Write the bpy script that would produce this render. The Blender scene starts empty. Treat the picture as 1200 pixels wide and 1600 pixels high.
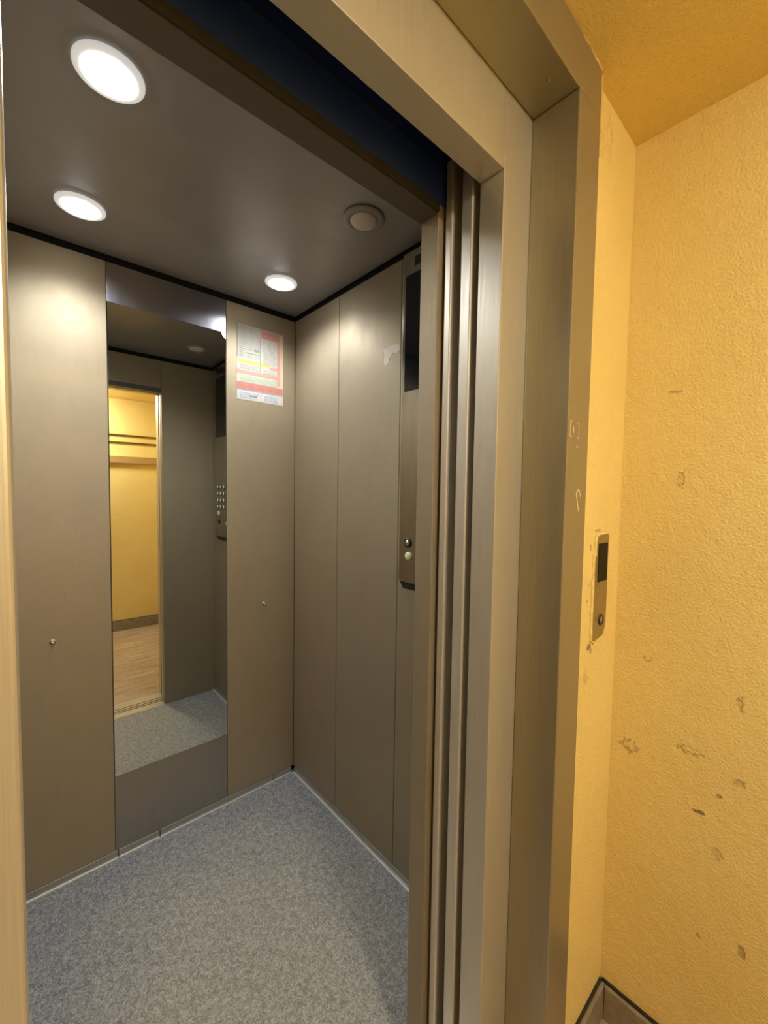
import bpy, bmesh, math, random
from mathutils import Vector, Matrix
C = bpy.context.scene.collection
H = 1.38                       # eye height; floor at z = 0
rnd = random.Random(4)

# ------------------------------------------------------------------ materials
def new_mat(name):
    m = bpy.data.materials.new(name); m.use_nodes = True
    nt = m.node_tree; b = nt.nodes['Principled BSDF']
    return m, nt, b
def simple(name, col, rough=.5, metal=0., spec=.5, coat=0.):
    m, nt, b = new_mat(name)
    b.inputs['Base Color'].default_value = (*col, 1); b.inputs['Roughness'].default_value = rough
    b.inputs['Metallic'].default_value = metal; b.inputs['Specular IOR Level'].default_value = spec
    b.inputs['Coat Weight'].default_value = coat
    return m
def N(nt, t, **kw):
    n = nt.nodes.new(t)
    for k, v in kw.items(): setattr(n, k, v)
    return n
def coords(nt, scale):
    tc = N(nt, 'ShaderNodeTexCoord'); mp = N(nt, 'ShaderNodeMapping')
    mp.inputs['Scale'].default_value = scale
    nt.links.new(tc.outputs['Object'], mp.inputs['Vector'])
    return mp.outputs['Vector']
def noise(nt, vec, scale, detail=3., rough=.5):
    n = N(nt, 'ShaderNodeTexNoise'); n.inputs['Scale'].default_value = scale
    n.inputs['Detail'].default_value = detail; n.inputs['Roughness'].default_value = rough
    nt.links.new(vec, n.inputs['Vector']); return n.outputs['Fac']
def ramp(nt, fac, stops):
    r = N(nt, 'ShaderNodeValToRGB')
    while len(r.color_ramp.elements) < len(stops): r.color_ramp.elements.new(.5)
    for e, (p, c) in zip(r.color_ramp.elements, stops):
        e.position = p; e.color = (*c, 1) if len(c) == 3 else c
    nt.links.new(fac, r.inputs['Fac']); return r.outputs['Color']
def maprange(nt, fac, a, b, c, d):
    n = N(nt, 'ShaderNodeMapRange'); n.clamp = True
    for i, v in enumerate((a, b, c, d)): n.inputs[i + 1].default_value = v
    nt.links.new(fac, n.inputs[0]); return n.outputs[0]
def mixc(nt, fac, a, b, mode='MIX'):
    n = N(nt, 'ShaderNodeMix'); n.data_type = 'RGBA'; n.blend_type = mode
    if hasattr(fac, 'is_linked'): nt.links.new(fac, n.inputs[0])
    else: n.inputs[0].default_value = fac
    for k, v in ((6, a), (7, b)):
        if hasattr(v, 'is_linked'): nt.links.new(v, n.inputs[k])
        else: n.inputs[k].default_value = (*v, 1)
    return n.outputs[2]
def bump(nt, b, h, strength, dist=.002):
    n = N(nt, 'ShaderNodeBump'); n.inputs['Strength'].default_value = strength
    n.inputs['Distance'].default_value = dist
    nt.links.new(h, n.inputs['Height']); nt.links.new(n.outputs[0], b.inputs['Normal'])

def steel(name, col, rough=.38, metal=1., grain=(160, 160, 2.5), var=.06, smudge=.10, tint=.85, aniso=0.):
    """brushed sheet steel: fine grain, faint finger smudges in roughness"""
    m, nt, b = new_mat(name)
    g = noise(nt, coords(nt, grain), 3., 2.)
    s = noise(nt, coords(nt, (1, 1, 1)), 3.2, 5., .62)
    c1 = mixc(nt, maprange(nt, g, .3, .7, 0, 1), tuple(c * (1 - var) for c in col), tuple(min(1, c * (1 + var)) for c in col))
    c2 = mixc(nt, maprange(nt, s, .45, .75, 0, .35), c1, tuple(c * tint for c in col))
    nt.links.new(c2, b.inputs['Base Color'])
    r = N(nt, 'ShaderNodeMath', operation='ADD')
    nt.links.new(maprange(nt, g, .3, .7, rough - .05, rough + .05), r.inputs[0])
    nt.links.new(maprange(nt, s, .35, .7, -smudge, smudge), r.inputs[1])
    nt.links.new(r.outputs[0], b.inputs['Roughness'])
    b.inputs['Metallic'].default_value = metal
    if aniso:
        b.inputs['Anisotropic'].default_value = aniso
        tg = N(nt, 'ShaderNodeTangent', direction_type='RADIAL', axis='Z'); nt.links.new(tg.outputs[0], b.inputs['Tangent'])
        b.inputs['Anisotropic Rotation'].default_value = 0.
    return m

M = {}
M['panel'] = steel('champagne_brushed_panel', (.37, .312, .218), .57, .62, smudge=.06)
M['frame'] = steel('satin_door_frame_steel', (.62, .59, .495), .42, .65, smudge=.02, tint=.95)
M['surround'] = steel('satin_surround_steel', (.37, .335, .235), .36, .7, smudge=.015, tint=.97)
M['edge'] = steel('door_leaf_steel', (.68, .65, .57), .42, .65, smudge=.03, tint=.95)
M['cab_ceiling'] = steel('grey_coated_ceiling', (.33, .325, .335), .38, .35, (3, 3, 3), .03, .05)
M['dark_panel'] = steel('polished_header_steel', (.36, .36, .42), .21, 1., (160, 160, 2), .01, .01, aniso=.85)
M['low_panel'] = steel('grey_lower_steel', (.36, .34, .31), .40, .9)
M['kick'] = steel('aluminium_kick', (.42, .42, .40), .45, .8, (2.5, 2.5, 160), .12, .12)
M['kick_line'] = simple('aluminium_bright_edge', (.78, .79, .76), .4, .6)
M['alu'] = steel('aluminium_sill', (.50, .48, .43), .4, .9, (2, 160, 160))
M['navy'] = simple('navy_gear_cover', (.025, .055, .26), .5, 0)
M['lip'] = simple('dark_header_lip', (.035, .033, .03), .6, .2)
M['black'] = simple('matt_black', (.006, .006, .007), .9)
M['shaft'] = simple('dark_shaft_concrete', (.035, .033, .03), .95)
M['screen'] = simple('black_glass_display', (.006, .007, .012), .08)
M['button'] = simple('button_metal', (.6, .6, .6), .25, .9)
M['button_face'] = simple('pale_button_face', (.75, .76, .70), .35)
M['green_button'] = simple('pale_green_button', (.62, .66, .38), .4)
M['dark_plastic'] = simple('dark_plastic', (.02, .018, .016), .4)
M['white_plastic'] = simple('white_plastic_ring', (.8, .79, .76), .45)
M['dead_lamp'] = simple('unlit_diffuser', (.62, .57, .53), .5)
M['chrome'] = simple('chrome_stud', (.75, .70, .6), .15, 1.)
M['sticker'] = simple('cream_paper_residue', (.92, .88, .78), .8)
M['scratch'] = simple('scratched_bare_metal', (.80, .70, .48), .5, .5)
M['copsteel'] = steel('polished_operating_panel_steel', (.50, .47, .41), .22, 1.)
M['call'] = steel('call_plate_steel', (.42, .36, .26), .34, .95, (120, 120, 3))

# mirror
m, nt, b = new_mat('mirror_glass'); M['mirror'] = m
b.inputs['Metallic'].default_value = 1; b.inputs['Base Color'].default_value = (.74, .76, .72, 1)
b.inputs['Roughness'].default_value = .012
# lit lamp diffuser
m, nt, b = new_mat('lit_lamp_diffuser'); M['lamp'] = m
b.inputs['Base Color'].default_value = (.9, .9, .88, 1)
b.inputs['Emission Color'].default_value = (1., .98, .95, 1); b.inputs['Emission Strength'].default_value = 16
m, nt, b = new_mat('landing_lamp_glass'); M['hall_lamp'] = m
b.inputs['Base Color'].default_value = (.9, .88, .8, 1)
b.inputs['Emission Color'].default_value = (1., .94, .83, 1); b.inputs['Emission Strength'].default_value = 128

# yellow plaster, with the dents and chips that the photo shows on this wall
def plaster(name, col, spots=()):
    m, nt, b = new_mat(name)
    v = coords(nt, (1, 1, 1))
    big = noise(nt, v, 2.2, 4., .55); mid = noise(nt, v, 38, 5., .6); fine = noise(nt, v, 210, 3., .6)
    c = mixc(nt, maprange(nt, big, .35, .7, 0, 1), col, (col[0] * .93, col[1] * .90, col[2] * .80))
    rag = noise(nt, v, 95, 4., .6)
    c = mixc(nt, maprange(nt, fine, .3, .7, .22, 0), c, (col[0] * .80, col[1] * .74, col[2] * .6))
    c = mixc(nt, maprange(nt, mid, .62, .80, 0, .30), c, (col[0] * 1.03, col[1] * 1.08, col[2] * 1.5))
    hsum = N(nt, 'ShaderNodeMath', operation='MULTIPLY_ADD')
    nt.links.new(mid, hsum.inputs[0]); hsum.inputs[1].default_value = 1.1; nt.links.new(fine, hsum.inputs[2])
    h = hsum.outputs[0]
    for (p, sx, sy, sz, dark, dep) in spots:
        mp = N(nt, 'ShaderNodeMapping', vector_type='POINT')
        mp.inputs['Location'].default_value = (-p[0] / sx, -p[1] / sy, -p[2] / sz)
        mp.inputs['Scale'].default_value = (1 / sx, 1 / sy, 1 / sz)
        nt.links.new(nt.nodes['Texture Coordinate'].outputs['Object'], mp.inputs['Vector'])
        ln = N(nt, 'ShaderNodeVectorMath', operation='LENGTH'); nt.links.new(mp.outputs[0], ln.inputs[0])
        a = N(nt, 'ShaderNodeMath', operation='MULTIPLY_ADD')
        nt.links.new(rag, a.inputs[0]); a.inputs[1].default_value = 2.6; nt.links.new(ln.outputs['Value'], a.inputs[2])
        k = maprange(nt, a.outputs[0], 1.85, 2.2, 1, 0)
        if dark:
            kk = N(nt, 'ShaderNodeMath', operation='MULTIPLY'); nt.links.new(k, kk.inputs[0]); kk.inputs[1].default_value = dark
            c = mixc(nt, kk.outputs[0], c, (.16, .085, .03))
        d = N(nt, 'ShaderNodeMath', operation='MULTIPLY_ADD'); nt.links.new(k, d.inputs[0]); d.inputs[1].default_value = dep
        nt.links.new(h, d.inputs[2]); h = d.outputs[0]
    nt.links.new(c, b.inputs['Base Color']); b.inputs['Roughness'].default_value = .55
    b.inputs['Specular IOR Level'].default_value = .35
    bump(nt, b, h, .8, .003)
    return m
YEL = (.86, .69, .275)
M['yellow'] = plaster('yellow_plaster', YEL)
M['yellow_ceil'] = plaster('yellow_ceiling_plaster', (.83, .655, .26))
XW = 1.137
M['yellow_side'] = plaster('yellow_dented_plaster', YEL, [
    ((XW, .186, .666), .02, .014, .006, .75, -1.5), ((XW, .152, .722), .02, .006, .007, .6, -1.5),
    ((XW, .205, .800), .02, .030, .010, 0, 3.), ((XW, .125, .940), .02, .008, .018, .1, -2.),
    ((XW, .100, .405), .02, .008, .014, .45, -2.), ((XW, .120, .770), .02, .010, .010, .2, -2.),
    ((XW, .330, .752), .02, .020, .018, 0, 3.), ((XW, .150, .590), .02, .012, .016, .15, -1.),
    ((XW, .300, .985), .02, .010, .007, 0, 2.5), ((XW, .250, 1.42), .02, .008, .020, .1, -2.),
    ((XW, .270, 1.62), .02, .016, .004, .35, -1.), ((XW, .175, .38), .02, .005, .006, .4, -1.)])

# car floor: blue-grey speckled vinyl, worn grey-brown along the middle
m, nt, b = new_mat('speckled_blue_grey_vinyl'); M['vinyl'] = m
v = coords(nt, (1, 1, 1))
vo = N(nt, 'ShaderNodeTexVoronoi'); vo.inputs['Scale'].default_value = 330; nt.links.new(v, vo.inputs['Vector'])
n1 = noise(nt, v, 55, 5., .7); mx = N(nt, 'ShaderNodeMix'); mx.inputs[0].default_value = .42
nt.links.new(vo.outputs['Color'], mx.inputs[3]); nt.links.new(n1, mx.inputs[2]); sp = sp2 = mx.outputs[0]; wear = noise(nt, v, 4.5, 5., .6); spark = noise(nt, v, 70, 6., .75)
base = ramp(nt, sp, [(.30, (.09, .098, .112)), (.50, (.19, .205, .225)), (.72, (.36, .38, .40))])
worn = ramp(nt, sp2, [(.30, (.16, .155, .135)), (.50, (.275, .27, .24)), (.72, (.45, .44, .395))])
tc = nt.nodes['Texture Coordinate']
mp = N(nt, 'ShaderNodeMapping', vector_type='POINT')
mp.inputs['Location'].default_value = (-.02 / .56, .17 / .66, 0); mp.inputs['Scale'].default_value = (1 / .56, 1 / .66, 0)
nt.links.new(tc.outputs['Object'], mp.inputs['Vector'])
ln = N(nt, 'ShaderNodeVectorMath', operation='LENGTH'); nt.links.new(mp.outputs[0], ln.inputs[0])
a = N(nt, 'ShaderNodeMath', operation='MULTIPLY_ADD'); nt.links.new(wear, a.inputs[0]); a.inputs[1].default_value = 1.0
nt.links.new(ln.outputs['Value'], a.inputs[2])
k = maprange(nt, a.outputs[0], .95, 1.55, .95, 0)
c = mixc(nt, k, base, worn)
c = mixc(nt, maprange(nt, spark, .71, .76, 0, .5), c, (.7, .7, .66))
nt.links.new(c, b.inputs['Base Color']); b.inputs['Roughness'].default_value = .62
b.inputs['Specular IOR Level'].default_value = .3
bump(nt, b, sp, .15, .001)

# laminate of the landing
m, nt, b = new_mat('pale_oak_laminate'); M['laminate'] = m
v = coords(nt, (1, 1, 1))
br = N(nt, 'ShaderNodeTexBrick'); nt.links.new(v, br.inputs['Vector'])
br.inputs['Scale'].default_value = 1; br.inputs['Brick Width'].default_value = 1.2; br.inputs['Row Height'].default_value = .19
br.inputs['Mortar Size'].default_value = .0012; br.offset = .37
br.inputs['Color1'].default_value = (.44, .34, .21, 1); br.inputs['Color2'].default_value = (.54, .44, .29, 1)
br.inputs['Mortar'].default_value = (.18, .12, .07, 1)
g = noise(nt, coords(nt, (2.2, 26, 1)), 1.6, 6., .62)
c = mixc(nt, maprange(nt, g, .40, .62, 0, 1), br.outputs['Color'], (.30, .20, .11))
nt.links.new(c, b.inputs['Base Color']); b.inputs['Roughness'].default_value = .38

m, nt, b = new_mat('dusty_grey_brown_plinth'); M['plinth'] = m
v = coords(nt, (1, 1, 1)); g = noise(nt, v, 30, 5., .65)
c = mixc(nt, maprange(nt, g, .35, .7, 0, 1), (.30, .255, .17), (.20, .165, .105))
nt.links.new(c, b.inputs['Base Color']); b.inputs['Roughness'].default_value = .7

# ------------------------------------------------------------------ mesh helpers
ORG = {}
def _org(p): return ORG.get(p.name, Vector((0, 0, 0))) if p else Vector((0, 0, 0))
def obj(name, bm, mats, parent=None, smooth=False, origin=None):
    """verts are given in world coordinates; the mesh is stored relative to its thing's base"""
    me = bpy.data.meshes.new(name)
    o_ = _org(parent) if parent else (Vector(origin) if origin else Vector((0, 0, 0)))
    bmesh.ops.translate(bm, verts=bm.verts, vec=-o_)
    bmesh.ops.recalc_face_normals(bm, faces=bm.faces)
    bm.to_mesh(me); bm.free()
    for mm in (mats if isinstance(mats, (list, tuple)) else [mats]): me.materials.append(mm)
    if smooth:
        for p in me.polygons: p.use_smooth = True
    o = bpy.data.objects.new(name, me); C.objects.link(o)
    if parent: o.parent = parent
    else: o.location = o_
    ORG[o.name] = o_
    return o
def thing(name, label, cat, loc, group=None):
    o = bpy.data.objects.new(name, None); C.objects.link(o); o.location = loc
    o.empty_display_size = .05
    ORG[o.name] = Vector(loc)
    o['label'] = label; o['category'] = cat
    if group: o['group'] = group
    return o
def tag(o, label, cat, group=None):
    o['label'] = label; o['category'] = cat
    if group: o['group'] = group
    return o
def struct(o): o['kind'] = 'structure'; return o

def box(bm, a, b, bev=0., mi=0, seg=2):
    x0, y0, z0 = a; x1, y1, z1 = b
    vs = [bm.verts.new(p) for p in ((x0, y0, z0), (x1, y0, z0), (x1, y1, z0), (x0, y1, z0), (x0, y0, z1), (x1, y0, z1), (x1, y1, z1), (x0, y1, z1))]
    fs = [bm.faces.new([vs[i] for i in q]) for q in ((0, 3, 2, 1), (4, 5, 6, 7), (0, 1, 5, 4), (1, 2, 6, 5), (2, 3, 7, 6), (3, 0, 4, 7))]
    for f in fs: f.material_index = mi
    if bev > 0:
        es = list({e for f in fs for e in f.edges})
        r = bmesh.ops.bevel(bm, geom=es, offset=bev, segments=seg, affect='EDGES', profile=.5)
        for f in r['faces']: f.material_index = mi
    return vs
def B(a, b, bev=0., seg=2):
    bm = bmesh.new(); box(bm, a, b, bev, 0, seg); return bm
def lathe(bm, prof, c, axis='z', n=40, mi=0):
    """profile of (radius, offset along axis), around centre c"""
    c = Vector(c); rings = []
    for r, h in prof:
        ring = []
        for i in range(n if r > 1e-6 else 1):
            t = 2 * math.pi * i / n
            u, w = r * math.cos(t), r * math.sin(t)
            p = {'z': (u, w, h), 'y': (u, h, w), 'x': (h, u, w)}[axis]
            ring.append(bm.verts.new(c + Vector(p)))
        rings.append(ring)
    for A, D in zip(rings, rings[1:]):
        for i in range(n):
            j = (i + 1) % n
            q = [A[i % len(A)], A[j % len(A)], D[j % len(D)], D[i % len(D)]]
            q2 = []
            for v_ in q:
                if v_ not in q2: q2.append(v_)
            if len(q2) > 2: bm.faces.new(q2).material_index = mi
def prism(bm, pts, vec, mi=0):
    """extrude a planar polygon (3-D points) along vec"""
    a = [bm.verts.new(p) for p in pts]; b = [bm.verts.new(Vector(p) + Vector(vec)) for p in pts]
    n = len(pts); fs = [bm.faces.new(a), bm.faces.new(b[::-1])]
    for i in range(n): fs.append(bm.faces.new((a[i], a[(i + 1) % n], b[(i + 1) % n], b[i])))
    for f in fs: f.material_index = mi
def tube(bm, pts, r, n=8):
    """round bar through points"""
    rings = []
    for i, p in enumerate(pts):
        p = Vector(p); d = (Vector(pts[min(i + 1, len(pts) - 1)]) - Vector(pts[max(i - 1, 0)])).normalized()
        s = Vector((0, 0, 1)) if abs(d.z) < .9 else Vector((1, 0, 0))
        u = d.cross(s).normalized(); w = d.cross(u)
        rings.append([bm.verts.new(p + r * (math.cos(2 * math.pi * k / n) * u + math.sin(2 * math.pi * k / n) * w)) for k in range(n)])
    for A, D in zip(rings, rings[1:]):
        for k in range(n): bm.faces.new((A[k], A[(k + 1) % n], D[(k + 1) % n], D[k]))
    bm.faces.new(rings[0]); bm.faces.new(rings[-1])

# ------------------------------------------------------------------ measures (m)
XL, XR = -.077, .987            # car side walls
YB, YI, YO = 1.744, .649, .6005  # car back wall, front wall inner / outer face
ZC = 2.188                      # car ceiling
X0, X1 = -.0015, .6926          # clear opening
ZH = 1.9877                     # lintel soffit
YFF, YFB = .4506, .5039         # door frame front / back
XPI, XPO, YPF, ZP, ZPO = .7879, .8843, .357, 2.1304, 2.232   # outer surround
XPIL, XPOL = X0 - (XPI - X1), X0 - (XPO - X1)
YW, ZLC = .374, 2.225           # landing wall face, landing ceiling
YBK, XLW = -1.13, -2.1          # landing far wall, landing left wall

# ------------------------------------------------------------------ landing (the room)
struct(obj('floor', B((XLW - .1, YBK - .1, -.08), (XW + .1, YFF + .003, 0)), M['laminate']))
struct(obj('ceiling', B((XLW - .1, YBK - .1, ZLC), (XW + .1, YFB, ZLC + .1)), M['yellow_ceil']))
struct(obj('wall_right', B((XW, YBK - .1, 0), (XW + .1, YFB, ZLC)), M['yellow_side']))
struct(obj('wall_back', B((XLW - .1, YBK - .1, 0), (XW, YBK, ZLC)), M['yellow']))
struct(obj('wall_left', B((XLW - .1, YBK, 0), (XLW, YW, ZLC)), M['yellow']))
bm = bmesh.new()
M['yellow_front'] = plaster('yellow_plaster_round_the_plate', YEL, [
    ((.972, YW, 1.030), .012, .02, .010, .75, -1.), ((.985, YW, 1.018), .008, .02, .006, .5, -1.), ((.962, YW, 1.262), .005, .02, .011, .5, -1.),
    ((.955, YW, 1.140), .004, .02, .005, .5, -1.), ((.962, YW, 1.175), .003, .02, .008, .35, -1.), ((1.0, YW, 1.300), .022, .02, .003, .35, 1.),
    ((.960, YW, .96), .018, .02, .02, .22, 0), ((.975, YW, 2.16), .016, .02, .05, 0, 1.), ((.935, YW, 2.12), .012, .02, .03, 0, .8)])
struct(obj('wall_front', B((XPO + .0005, YW, 0), (XW, YFB - .004, ZLC)), M['yellow_front']))
struct(obj('wall_front', B((XLW - .1, YW, 0), (XPOL - .0005, YFB - .004, ZLC)), M['yellow']))
# plinths with a dark gap along their top, mitred in the corner
def plinth(name, a, b, gap_a, gap_b):
    o = struct(obj(name, B(a, b, .003), M['plinth']))
    g = obj('shadow_gap', B(gap_a, gap_b), M['dark_plastic'], o)
    return o
PH = .0975
plinth('baseboard_right', (XW - .014, YBK + .016, 0), (XW, YW - .0145, PH - .006), (XW - .006, YBK + .016, PH - .006), (XW, YW - .006, PH + .001))
plinth('baseboard_front', (XPO + .001, YW - .014, 0), (XW - .0005, YW, PH - .006), (XPO + .001, YW - .006, PH - .006), (XW - .006, YW, PH + .001))
plinth('baseboard_back', (XLW, YBK, 0), (XW, YBK + .014, PH - .006), (XLW, YBK, PH - .006), (XW, YBK + .006, PH + .001))
# duct and two cables along the far wall (seen in the mirror)
t = tag(obj('cable_duct', B((XLW + .02, YBK, 1.615), (XW - .002, YBK + .03, 1.683), .003), simple('brown_duct', (.40, .25, .09), .6)),
        'long brown cable duct running along the yellow wall seen in the mirror', 'cable duct')
for z, lab in ((1.814, 'lower of two thin dark cables above the brown duct in the mirror'), (1.884, 'upper of two thin dark cables above the brown duct in the mirror')):
    bm = bmesh.new(); tube(bm, [(XLW + .02, YBK + .008, z), (XW - .002, YBK + .008, z)], .0075, 8)
    tag(obj('cable', bm, simple('dark_cable', (.20, .12, .04), .6), smooth=True), lab, 'cable', 'cables on the far landing wall')
# landing ceiling lamp (out of frame, lights the landing)
t = thing('ceiling_lamp', 'round flush lamp on the yellow landing ceiling', 'lamp', (.30, -.80, ZLC))
bm = bmesh.new(); lathe(bm, [(0, 0), (.155, 0), (.16, -.012), (.15, -.022), (.14, -.022), (.135, -.006), (0, -.006)], (.30, -.80, ZLC)); obj('lamp_base', bm, M['white_plastic'], t, True)
bm = bmesh.new(); lathe(bm, [(.138, -.0225), (.125, -.045), (.09, -.062), (.045, -.07), (0, -.072)], (.30, -.80, ZLC)); obj('lamp_shade', bm, M['hall_lamp'], t, True)

# ------------------------------------------------------------------ outer surround
t = thing('door_surround', 'outer satin steel surround set in the yellow wall around the lift entrance', 'door surround', (.345, YPF, 0))
YS = YFF                          # it dies against the frame
def jamb_return(x_in, x_out, s):
    bm = bmesh.new()
    box(bm, (min(x_in, x_in + s * .003), YPF, 0), (max(x_in, x_in + s * .003), YS, ZP + .003), .0)
    box(bm, (min(x_in + s * .0, x_out), YPF, 0), (max(x_in, x_out), YPF + .003, ZPO), 0)
    box(bm, (min(x_out - s * .003, x_out), YPF + .003, 0), (max(x_out - s * .003, x_out), YW + .02, ZPO), 0)
    return bm
def surround_side(xi, xo):
    """solid folded section: polygon in plan, extruded up; rounded front arrises"""
    bm = bmesh.new(); box(bm, (min(xi, xo), YPF, 0), (max(xi, xo), YS - .0005, ZP - .0008), .0022)
    return bm
obj('side_jamb', surround_side(XPI, XPO), M['surround'], t)
obj('side_jamb', surround_side(XPIL, XPOL), M['surround'], t)
hd = obj('head_panel', B((XPOL, YPF, ZP), (XPO, YS - .0005, ZPO), .0022), M['surround'], t)
bm = bmesh.new(); lathe(bm, [(0, -.0005), (.0035, -.0005), (.003, -.002), (0, -.0025)], (.735, .392, ZP), 'z', 12); obj('rivet', bm, M['surround'], t)
# scratched marks on the right jamb face
def stroke(pts, w, z=YPF):
    bm = bmesh.new()
    for p, q in zip(pts, pts[1:]):
        p, q = Vector((p[0], z, p[1])), Vector((q[0], z, q[1])); d = (q - p).normalized(); s = Vector((d.z, 0, -d.x)) * w / 2
        prism(bm, [p - s, q - s, q + s, p + s], (0, -.0004, 0))
    return bm
obj('scratch_mark', stroke([(.806, 1.523), (.799, 1.523), (.799, 1.494), (.806, 1.493)], .0022), M['scratch'], t)
obj('scratch_mark', stroke([(.832, 1.522), (.837, 1.522), (.837, 1.493), (.830, 1.493)], .0022), M['scratch'], t)
obj('scratch_mark', stroke([(.812, 1.514), (.815, 1.506), (.812, 1.500)], .003), M['scratch'], t)
obj('scratch_mark', stroke([(.826, 1.478), (.834, 1.474), (.838, 1.477)], .0018), M['scratch'], t)
obj('scratch_mark', stroke([(.856, 1.376), (.850, 1.388), (.842, 1.390), (.836, 1.382), (.842, 1.366), (.849, 1.347)], .0036), M['scratch'], t)
# crumbled plaster filler between surround and wall
def filler(seed, pts, rad, depth):
    r = random.Random(seed); bm = bmesh.new()
    L = []; R_ = []
    for p, q in zip(pts, pts[1:]):
        for k in range(14):
            f = k / 14; x = p[0] + (q[0] - p[0]) * f; z = p[1] + (q[1] - p[1]) * f
            d = Vector((q[0] - p[0], 0, q[1] - p[1])).normalized(); s = Vector((d.z, 0, -d.x))
            a_ = rad * (.35 + 1.1 * r.random()); b_ = rad * (.3 + 1.0 * r.random())
            L.append((Vector((x, 0, z)) - s * a_)); R_.append((Vector((x, 0, z)) + s * b_))
    prev = None
    for l, rr in zip(L, R_):
        mid = (l + rr) / 2 ; h = depth * (.5 + .7 * r.random())
        vs = [bm.verts.new((l.x, YPF + .001, l.z)), bm.verts.new((mid.x, YPF - h, mid.z)), bm.verts.new((rr.x, YPF + .001, rr.z)), bm.verts.new((rr.x, YW + .002, rr.z)), bm.verts.new((l.x, YW + .002, l.z))]
        if prev:
            for i in range(5): bm.faces.new((prev[i], prev[(i + 1) % 5], vs[(i + 1) % 5], vs[i]))
        else: bm.faces.new(vs)
        prev = vs
    bm.faces.new(prev[::-1])
    return bm
M['filler'] = plaster('crumbled_plaster', (.70, .50, .20))
obj('plaster_edge', filler(3, [(XPO, 2.06), (XPO, 2.10), (XPO + .002, 2.16), (XPO + .003, ZPO - .012)], .0032, .0012), M['filler'], t, True)
obj('plaster_edge', filler(5, [(XPO + .001, ZPO - .010), (XPO - .10, ZPO - .004), (XPO - .25, ZPO - .002), (XPO - .5, ZPO - .003)], .0045, .0012), M['filler'], t, True)

# ------------------------------------------------------------------ inner door frame
t = thing('door_frame', 'inner satin steel frame lining the lift entrance', 'door frame', (.345, YFF, 0))
obj('side_jamb', B((X1, YFF, 0), (XPI + .10, YFB, ZP + .06), .0012), M['frame'], t)
obj('side_jamb', B((XPIL - .10, YFF, 0), (X0, YFB, ZP + .06), .006, 4), M['frame'], t)
obj('lintel', B((X0 + .0009, YFF, ZH), (X1 - .0012, YFB, ZP + .06), .0010), M['frame'], t)

# ------------------------------------------------------------------ landing door: two leaves slid open
t = thing('landing_door', 'landing side sliding steel door slid open, its edge nearer the frame', 'door', (.345, .535, 0))
DY0, DY1 = .5215, .5495
def leaf(xa, xb, y0, y1, zt, s):
    bm = bmesh.new(); box(bm, (min(xa, xb), y0, .008), (max(xa, xb), y1, zt), .0035, 0, 3); return bm
obj('door_leaf', leaf(X1 + .0005, X1 + .36, DY0, DY1, 2.10, 1), M['edge'], t)
obj('door_leaf', leaf(X0 - .0005, X0 - .36, DY0, DY1, 2.10, -1), M['edge'], t)
t = thing('cabin_door', 'cabin side sliding steel door slid open behind the landing door', 'door', (.345, .585, 0))
CY0, CY1 = .5735, .5925
obj('door_leaf', leaf(X1 + .0008, X1 + .36, CY0, CY1, 2.08, 1), M['edge'], t)
obj('door_leaf', leaf(X0 - .0008, X0 - .36, CY0, CY1, 2.08, -1), M['edge'], t)

# sills
def sill(name, lab, y0, y1, grooves, x0, x1, zt=0.0):
    bm = bmesh.new(); ys = [y0]
    for g in grooves: ys += [g - .004, g + .004]
    ys.append(y1)
    for i in range(0, len(ys), 2): box(bm, (x0, ys[i], -.03), (x1, ys[i + 1], zt), .0006)
    box(bm, (x0, y0 + .0003, -.031), (x1, y1 - .0003, -.012))
    return tag(obj(name, bm, M['alu']), lab, 'sill')
sill('landing_sill', 'grooved aluminium sill at the edge of the wooden landing floor', YFF + .004, .556, [.5355], X0 - .37, X1 + .37)
sill('cabin_sill', 'grooved aluminium sill at the edge of the cabin floor', .566, YI - .002, [.584], X0 - .37, X1 + .37)

# ------------------------------------------------------------------ lift cabin
cab = thing('lift_cabin', 'lift cabin lined with champagne brushed steel panels and grey vinyl floor', 'elevator', (.455, 1.19, 0))
obj('floor_covering', B((XL - .02, YI - .0015, -.03), (XR + .02, YB + .02, 0)), M['vinyl'], cab)
# ceiling: sheet with holes is not needed, the lamps sit on it
cl = obj('ceiling_panel', B((XL + .0015, YI + .003, ZC), (XR - .0015, YB - .0015, ZC + .02), .001), M['cab_ceiling'], cab)
cl['label'] = 'grey coated ceiling of the cabin'
ZT = 2.166                       # wall panels stop under a dark recess
g_ = .0017
def wp(a, b): return obj('wall_panel', B(a, b, .0009), M['panel'], cab)
TH = .016; ZK = .031
# back wall
XM0, XM1 = .2477, .6629
wp((XL + .001, YB, ZK), (XM0 - g_, YB + TH, ZT)); wp((XM1 + g_, YB, ZK), (XR - .0008, YB + TH, ZT))
o = obj('top_panel', B((XM0, YB, 2.0305), (XM1, YB + TH, ZT), .0006), M['dark_panel'], cab); o['label'] = 'dark polished strip above the mirror'
o = obj('lower_panel', B((XM0, YB, ZK), (XM1, YB + TH, .3135), .0006), M['low_panel'], cab); o['label'] = 'grey steel panel under the mirror'
# right wall
for ya, yb_ in ((1.3902, YB - .0006), (1.0278, 1.3902), (YI, 1.0278)):
    wp((XR, ya + g_, ZK), (XR + TH, yb_ - g_ * .6, ZT))
# left wall
for ya, yb_ in ((1.3902, YB - .0006), (1.0278, 1.3902), (YI, 1.0278)):
    wp((XL - TH, ya + g_, ZK), (XL, yb_ - g_, ZT))
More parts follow.
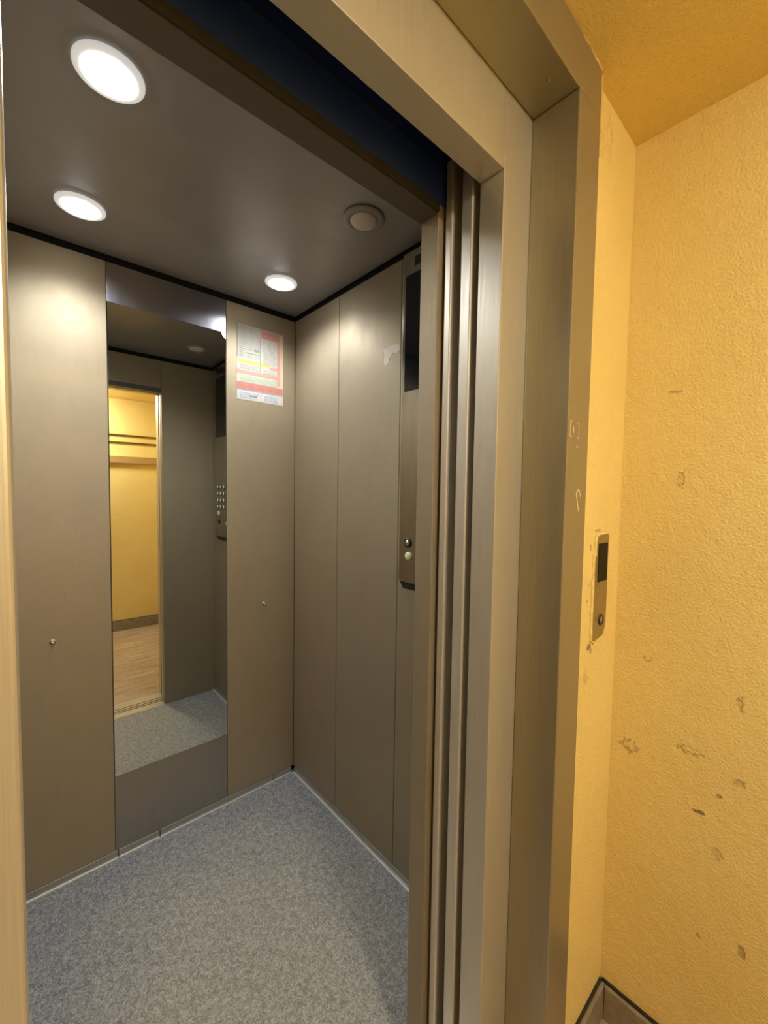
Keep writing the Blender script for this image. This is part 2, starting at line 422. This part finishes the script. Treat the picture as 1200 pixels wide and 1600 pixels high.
# dark backing behind joints and recess
bm = bmesh.new()
box(bm, (XL - .04, YB + TH + .001, -.02), (XR + .04, YB + .03, ZC + .03))
box(bm, (XR + TH + .001, YI - .001, -.02), (XR + .03, YB + TH, ZC + .03))
box(bm, (XL - .03, YI - .001, -.02), (XL - TH - .001, YB + TH, ZC + .03))
obj('backing', bm, M['black'], cab)
# kick strips: grey strip with short joints, bright bead where it meets the floor
def kick(segs, axis, at):
    for a_, b_ in segs:
        if axis == 'x':
            o = obj('kick_plate', B((a_ + .0016, YB - .002, .0), (b_ - .0016, YB + TH, ZK - .0015), .0008), M['kick'], cab)
            obj('bright_bead', B((a_ + .0016, YB - .006, .0), (b_, YB - .002, .0035)), M['kick_line'], o)
        else:
            xa, xb = (at - .002, at + TH) if at > 0 else (at - TH, at + .002)
            o = obj('kick_plate', B((xa, a_ + .0016, 0), (xb, b_ - .0016, ZK - .0015), .0008), M['kick'], cab)
            xa, xb = (at - .009, at - .002) if at > 0 else (at + .002, at + .006)
            obj('bright_bead', B((xa, a_, 0), (xb, b_, .0045)), M['kick_line'], o)
kick([(XL + .003, .255), (.255, .395), (.395, .88), (.88, XR - .012)], 'x', YB)
kick([(YI + .002, 1.2), (1.2, YB - .012)], 'y', XR)
kick([(YI + .002, YB - .008)], 'y', XL)
# front wall: posts and header
obj('front_post', B((.6795, YO, 0), (XR + .02, YI, ZT), .0012), M['panel'], cab)
obj('front_post', B((XL - .02, YO, 0), (X0 - .002, YI, ZT), .0012), M['panel'], cab)
hdr = obj('front_header', B((X0 - .0008, YO, 1.9985), (.6782, YI, ZT), .0012), M['panel'], cab)
M['soffit'] = steel('shaded_soffit_steel', (.12, .115, .105), .45, .5, (3, 160, 160), .03, .03)  # darker than the panels: the unlit underside's shade is put into this colour
sp_ = obj('shaded_soffit', B((X0 - .0008, YO, 1.9715), (.6782, YI, 1.9983)), M['soffit'], hdr); sp_['label'] = 'soffit strip of the cabin header with its shade in the colour'
obj('header_lip', B((X0 - .3, YO - .0045, 1.974), (.6782, YO - .0005, 1.992)), M['lip'], hdr)
obj('gear_cover', B((XL - .3, YO - .003, 1.9925), (XR + .3, YO - .0005, 2.5)), M['navy'], cab)
obj('gear_rail', B((XL - .3, YO - .0048, 2.07), (XR + .3, YO - .0032, 2.072)), simple('navy_rail', (.03, .04, .07), .4, .3), cab)
# front wall recess above the header
obj('front_backing', B((XL - .03, YO, ZT + .002), (XR + .03, YI - .012, ZC + .03)), M['black'], cab)

# shaft around the car, closes the scene
bm = bmesh.new()
box(bm, (-.75, 1.95, -.5), (1.55, 2.05, 2.9)); box(bm, (-.75, YFB, -.5), (-.65, 1.95, 2.9)); box(bm, (1.45, YFB, -.5), (1.55, 1.95, 2.9))
box(bm, (-.75, YFB, 2.8), (1.55, 2.05, 2.9)); box(bm, (-.75, YFB, -.5), (1.55, 2.05, -.45))
box(bm, (-.65, YFB - .003, ZP + .062), (1.45, YFB + .012, 2.8)); 
box(bm, (-.75, YFB - .003, 0), (-.21, YFB + .003, ZP + .062)); box(bm, (XPI + .101, YFB - .003, 0), (1.55, YFB + .003, ZP + .062))
struct(obj('wall_shaft', bm, M['shaft']))

# ------------------------------------------------------------------ mirror
t = thing('mirror', 'tall frameless mirror between two steel panels on the cabin back wall', 'mirror', ((XM0 + XM1) / 2, YB, .3145))
obj('mirror_glass', B((XM0 + .0005, YB - .0012, .3145), (XM1 - .0005, YB + .004, 2.0298), .0006), M['mirror'], t)
obj('mirror_back', B((XM0 + .001, YB + .0045, .3150), (XM1 - .001, YB + .012, 2.0292)), M['black'], t)

# ------------------------------------------------------------------ ceiling lights
def downlight(x, y, lit, lab):
    t = thing('ceiling_light', lab, 'ceiling light', (x, y, ZC), 'round downlights of the cabin ceiling')
    bm = bmesh.new()
    lathe(bm, [(.041, -.0005), (.056, -.0005), (.0605, -.002), (.0605, -.005), (.057, -.0075), (.050, -.0092), (.041, -.0090), (.041, -.0005)], (x, y, ZC), n=56)
    obj('bezel', bm, M['lit_ring'] if lit else M['dead_ring'], t, True)
    bm = bmesh.new()
    lathe(bm, [(.0408, -.0085), (.038, -.013), (.031, -.017), (.020, -.020), (.010, -.0208), (0, -.021)], (x, y, ZC), n=48)
    lathe(bm, [(.0408, -.0085), (.0408, -.001), (0, -.001)], (x, y, ZC), n=48)
    bmesh.ops.remove_doubles(bm, verts=bm.verts, dist=1e-5)
    obj('diffuser', bm, M['lamp'] if lit else M['dead_lamp'], t, True)
m, nt, b = new_mat('frosted_glowing_ring'); M['lit_ring'] = m
b.inputs['Base Color'].default_value = (.8, .8, .78, 1); b.inputs['Emission Color'].default_value = (1, .98, .95, 1); b.inputs['Emission Strength'].default_value = .45
M['dead_ring'] = simple('grey_ring', (.30, .28, .27), .45)
downlight(.152, .99, True, 'glowing round downlight nearest the cabin doorway, largest of the lit ones')
downlight(.154, 1.497, True, 'glowing round downlight above the left wall panel beside the mirror')
downlight(.783, 1.494, True, 'small glowing round downlight above the red and white notice')
downlight(.783, .983, False, 'unlit grey round downlight near the control panel')

# the beam of each lit downlight
for x, y in ((.152, .99), (.154, 1.497), (.783, 1.494)):
    L = bpy.data.lights.new('downlight_beam', 'SPOT'); L.energy = 20; L.color = (.965, .985, 1.); L.spot_size = math.radians(156); L.spot_blend = 1.; L.shadow_soft_size = .045
    lo = bpy.data.objects.new('downlight_beam', L); C.objects.link(lo); lo.location = (x, y, ZC - .05)
# ------------------------------------------------------------------ control panel
CX = XR - .020
t = thing('control_panel', 'tall steel car control panel with black display on the right cabin wall', 'control panel', (XR, .874, 1.06))
bm = bmesh.new(); box(bm, (CX, .745, 1.078), (XR - .0005, 1.003, 2.160), .004, 0, 3); obj('housing', bm, M['copsteel'], t)
bm = bmesh.new(); prism(bm, [(CX + .003, .750, 1.078), (XR - .0005, .750, 1.078), (XR - .0005, .750, 1.05)], (0, .248, 0)); obj('under_shade', bm, M['dark_plastic'], t)  # dark wedge standing in for the shade beneath the housing
dp = obj('display', B((CX - .0012, .762, 1.712), (CX + .001, .988, 2.085), .0008), M['screen'], t)
obj('top_slot', B((CX - .0008, .80, 2.105), (CX + .001, .95, 2.135), .0006), M['dark_plastic'], t)
for r in range(4):
    for c_ in range(3):
        y, z = .800 + .05 * c_, 1.395 - .042 * r
        bm = bmesh.new(); lathe(bm, [(.015, .001), (.015, -.002), (.012, -.003), (.0115, -.001)], (CX, y, z), 'x', 24)
        o = obj('button', bm, M['dark_plastic'], t, True)
        bm = bmesh.new(); lathe(bm, [(.0115, .001), (.0112, -.003), (.0, -.0036)], (CX, y, z), 'x', 24); obj('button_cap', bm, M['button_face'], o, True)
bm = bmesh.new(); lathe(bm, [(.015, .001), (.015, -.002), (.012, -.003), (0, -.003)], (CX, .81, 1.228), 'x', 24); obj('button', bm, M['button_face'], t, True)
bm = bmesh.new(); lathe(bm, [(.017, .001), (.017, -.002), (.011, -.003), (.011, -.0005), (0, -.0005)], (CX, .82, 1.175), 'x', 24); obj('alarm_button', bm, M['dark_plastic'], t, True)
bm = bmesh.new(); lathe(bm, [(.016, .001), (.016, -.004), (.012, -.006), (.010, -.004), (0, -.004)], (CX, .958, 1.212), 'x', 28); k_ = obj('key_switch', bm, M['dark_plastic'], t, True)
bm = bmesh.new(); lathe(bm, [(.009, -.003), (.009, -.007), (0, -.008)], (CX, .958, 1.212), 'x', 20); obj('lock_barrel', bm, M['chrome'], k_, True)
bm = bmesh.new(); lathe(bm, [(.014, .001), (.014, -.004), (.010, -.007), (0, -.008)], (CX, .954, 1.168), 'x', 28); o = obj('round_button', bm, M['green_button'], t, True); o['label'] = 'pale green round button'

# ------------------------------------------------------------------ notice
PAP = simple('notice_paper', (.50, .485, .44), .85, 0, .1); RED = simple('notice_red', (.52, .17, .14), .6)
SAL = simple('notice_salmon', (.52, .29, .23), .6); YLW = simple('notice_yellow', (.50, .45, .12), .6)
GRY = simple('notice_print', (.30, .30, .28), .7); GRN = simple('notice_green', (.40, .50, .32), .6); BLU = simple('notice_blue_white', (.50, .53, .57), .6); PNK = simple('notice_peach', (.58, .45, .34), .6)
nx0, nz0, nx1, nz1 = .7085, 1.769, .9245, 2.087
w_, h_ = nx1 - nx0, nz1 - nz0
t = thing('safety_notice', 'red and white printed safety notice taped beside the mirror', 'notice', (nx0 + w_ / 2, YB, nz0))
obj('sheet', B((nx0, YB - .0009, nz0), (nx1, YB - .0001, nz1)), PAP, t)
bm = bmesh.new(); lvl = .00095
def q(u0, v0, u1, v1, mi, dy=0.):
    global lvl
    lvl += .0000015       # u right, v down, 0..1 on the sheet
    box(bm, (nx0 + u0 * w_, YB - lvl - .00025 - dy, nz1 - v1 * h_), (nx0 + u1 * w_, YB - lvl - dy, nz1 - v0 * h_), 0, mi)
mt = [PAP, RED, SAL, YLW, GRY, GRN, BLU, PNK]
q(.49, .01, .995, .125, 2); q(.93, .01, .995, .995, 7); q(.86, .13, .93, .74, 2)
q(.03, .462, .70, .51, 3); q(.70, .49, .93, .53, 2); q(0, .60, .93, .655, 2); q(0, .765, .995, .85, 1); q(0, .85, .995, .872, 4)
q(.03, .88, .93, .985, 6); q(.475, .13, .50, .60, 4); q(0, .0, .02, .44, 4); q(.48, .88, .53, .985, 7)
r = random.Random(11)
def lines(u0, u1, v0, v1, step, mi=4, th=.006):
    v_ = v0
    while v_ < v1:
        u_ = u0 + r.random() * .02
        while u_ < u1 - .03:
            l_ = .02 + .09 * r.random(); q(u_, v_, min(u_ + l_, u1), v_ + th, mi, .0003); u_ += l_ + .015
        v_ += step
lines(.05, .46, .03, .44, .026); lines(.53, .84, .15, .47, .024); lines(.05, .46, .53, .59, .022); lines(.54, .84, .545, .595, .022)
lines(.06, .90, .67, .755, .02, 5, .010); lines(.05, .45, .90, .975, .022); lines(.56, .90, .90, .975, .022)
lines(.52, .90, .04, .11, .03, 1, .009); lines(.05, .90, .785, .84, .025, 2, .007)
q(.20, .335, .45, .36, 5, .0004); q(.35, .30, .47, .325, 4, .0004); q(.26, .925, .42, .938, 4, .0006)
obj('print', bm, mt, t)

# sticker residue on the right wall
bm = bmesh.new(); r = random.Random(8)
pts = [(1.034, 1.884), (1.034, 1.866), (1.050, 1.858), (1.066, 1.866), (1.078, 1.855), (1.085, 1.850), (1.090, 1.832), (1.108, 1.828), (1.114, 1.838), (1.113, 1.868), (1.118, 1.886), (1.098, 1.889), (1.070, 1.890), (1.052, 1.895)]
prism(bm, [(XR, y, z) for y, z in pts], (-.0006, 0, 0))
tag(obj('sticker_residue', bm, M['sticker']), 'torn cream remnant of a peeled sticker on the right cabin wall', 'sticker')
# handrail studs
for x, z, lab in ((.079, .861, 'tiny metal stud on the wall panel left of the mirror'), (.8315, .862, 'tiny metal stud on the wall panel under the notice')):
    t = thing('wall_stud', lab, 'stud', (x, YB, z), 'handrail studs on the back wall')
    bm = bmesh.new(); lathe(bm, [(.009, 0), (.009, -.0012), (0, -.0014)], (x, YB, z), 'y', 18); obj('washer', bm, M['panel'], t, True)
    bm = bmesh.new(); lathe(bm, [(.0042, 0), (.0042, -.012), (.003, -.0145), (0, -.015)], (x, YB, z), 'y', 16); obj('stud_head', bm, M['chrome'], t, True)

# ------------------------------------------------------------------ call plate on the landing
t = thing('call_panel', 'narrow steel call plate with dark display set in the yellow wall', 'call panel', (1.02, YW, 1.04))
px0, px1, pz0, pz1 = .979, 1.059, 1.043, 1.287
bm = bmesh.new()
pts = [(px0 + .016, pz1), (px1 - .004, pz1 + .001), (px1, pz1 - .008), (px1, pz0 + .022), (px1 - .016, pz0 + .002), (px0 + .018, pz0 - .004), (px0, pz0 + .004), (px0 + .001, pz1 - .045), (px0 + .009, pz1 - .05), (px0 + .009, pz1 - .01)]
prism(bm, [(x, YW - .0035, z) for x, z in pts], (0, .003, 0)); obj('face_plate', bm, M['call'], t)
obj('display', B((1.000, YW - .0050, 1.178), (1.051, YW - .0036, 1.268), .0005), simple('dark_amber_display', (.02, .015, .005), .7, 0, .2), t)
bm = bmesh.new(); lathe(bm, [(.0135, 0), (.0135, -.002), (.010, -.003), (.008, -.001)], (1.028, YW - .0035, 1.085), 'y', 28); k_ = obj('button_ring', bm, M['dark_plastic'], t, True)
bm = bmesh.new(); lathe(bm, [(.0078, 0), (.0075, -.002), (0, -.0026)], (1.028, YW - .0035, 1.085), 'y', 24); obj('call_button', bm, M['button'], k_, True)
# rough plaster lip round the plate
bm = bmesh.new(); r = random.Random(2)
loop = []
for p, q_ in zip(pts, pts[1:] + pts[:1]):
    n_ = max(2, int(math.dist(p, q_) / .006))
    for k in range(n_): loop.append((p[0] + (q_[0] - p[0]) * k / n_, p[1] + (q_[1] - p[1]) * k / n_))
cx_, cz_ = 1.02, 1.165; rings = []
for (x, z) in loop:
    d = Vector((x - cx_, 0, (z - cz_) * .35)).normalized(); w2 = .004 + .006 * r.random(); hh = .0025 + .0025 * r.random()
    rings.append([bm.verts.new((x - d.x * .001, YW - .0008, z - d.z * .001)), bm.verts.new((x + d.x * .0015, YW - .0035 - hh * .4, z + d.z * .0015)), bm.verts.new((x + d.x * w2, YW - .0001, z + d.z * w2)), bm.verts.new((x, YW + .004, z))])
for A_, D_ in zip(rings, rings[1:] + rings[:1]):
    for i in range(4): bm.faces.new((A_[i], A_[(i + 1) % 4], D_[(i + 1) % 4], D_[i]))
obj('plaster_lip', bm, M['yellow'], t, True)

# ------------------------------------------------------------------ camera, world
cam = bpy.data.cameras.new('camera'); co = bpy.data.objects.new('camera', cam); C.objects.link(co)
F, YAW, PIT, ROLL = 641.04, math.radians(41.8429), math.radians(-2.7895), math.radians(.8689)
fw = Vector((math.sin(YAW) * math.cos(PIT), math.cos(YAW) * math.cos(PIT), math.sin(PIT)))
rt = Vector((math.cos(YAW), -math.sin(YAW), 0)); up = rt.cross(fw)
r2 = rt * math.cos(ROLL) + up * math.sin(ROLL); u2 = -rt * math.sin(ROLL) + up * math.cos(ROLL)
co.matrix_world = Matrix((( r2.x, u2.x, -fw.x, 0), (r2.y, u2.y, -fw.y, 0), (r2.z, u2.z, -fw.z, H), (0, 0, 0, 1)))
cam.sensor_fit = 'VERTICAL'; cam.sensor_height = 36; cam.lens = 36 * F / 1600; cam.clip_start = .01
bpy.context.scene.camera = co
w = bpy.data.worlds.new('world'); bpy.context.scene.world = w; w.use_nodes = True
w.node_tree.nodes['Background'].inputs[0].default_value = (.02, .02, .02, 1)
w.node_tree.nodes['Background'].inputs[1].default_value = .1
vs = bpy.context.scene.view_settings
vs.view_transform = 'Standard'; vs.look = 'None'; vs.gamma = 1; vs.exposure = 0.0; vs.use_curve_mapping = False
bpy.context.scene.cycles.max_bounces = 12
bpy.context.scene.cycles.diffuse_bounces = 6
bpy.context.scene.cycles.glossy_bounces = 8
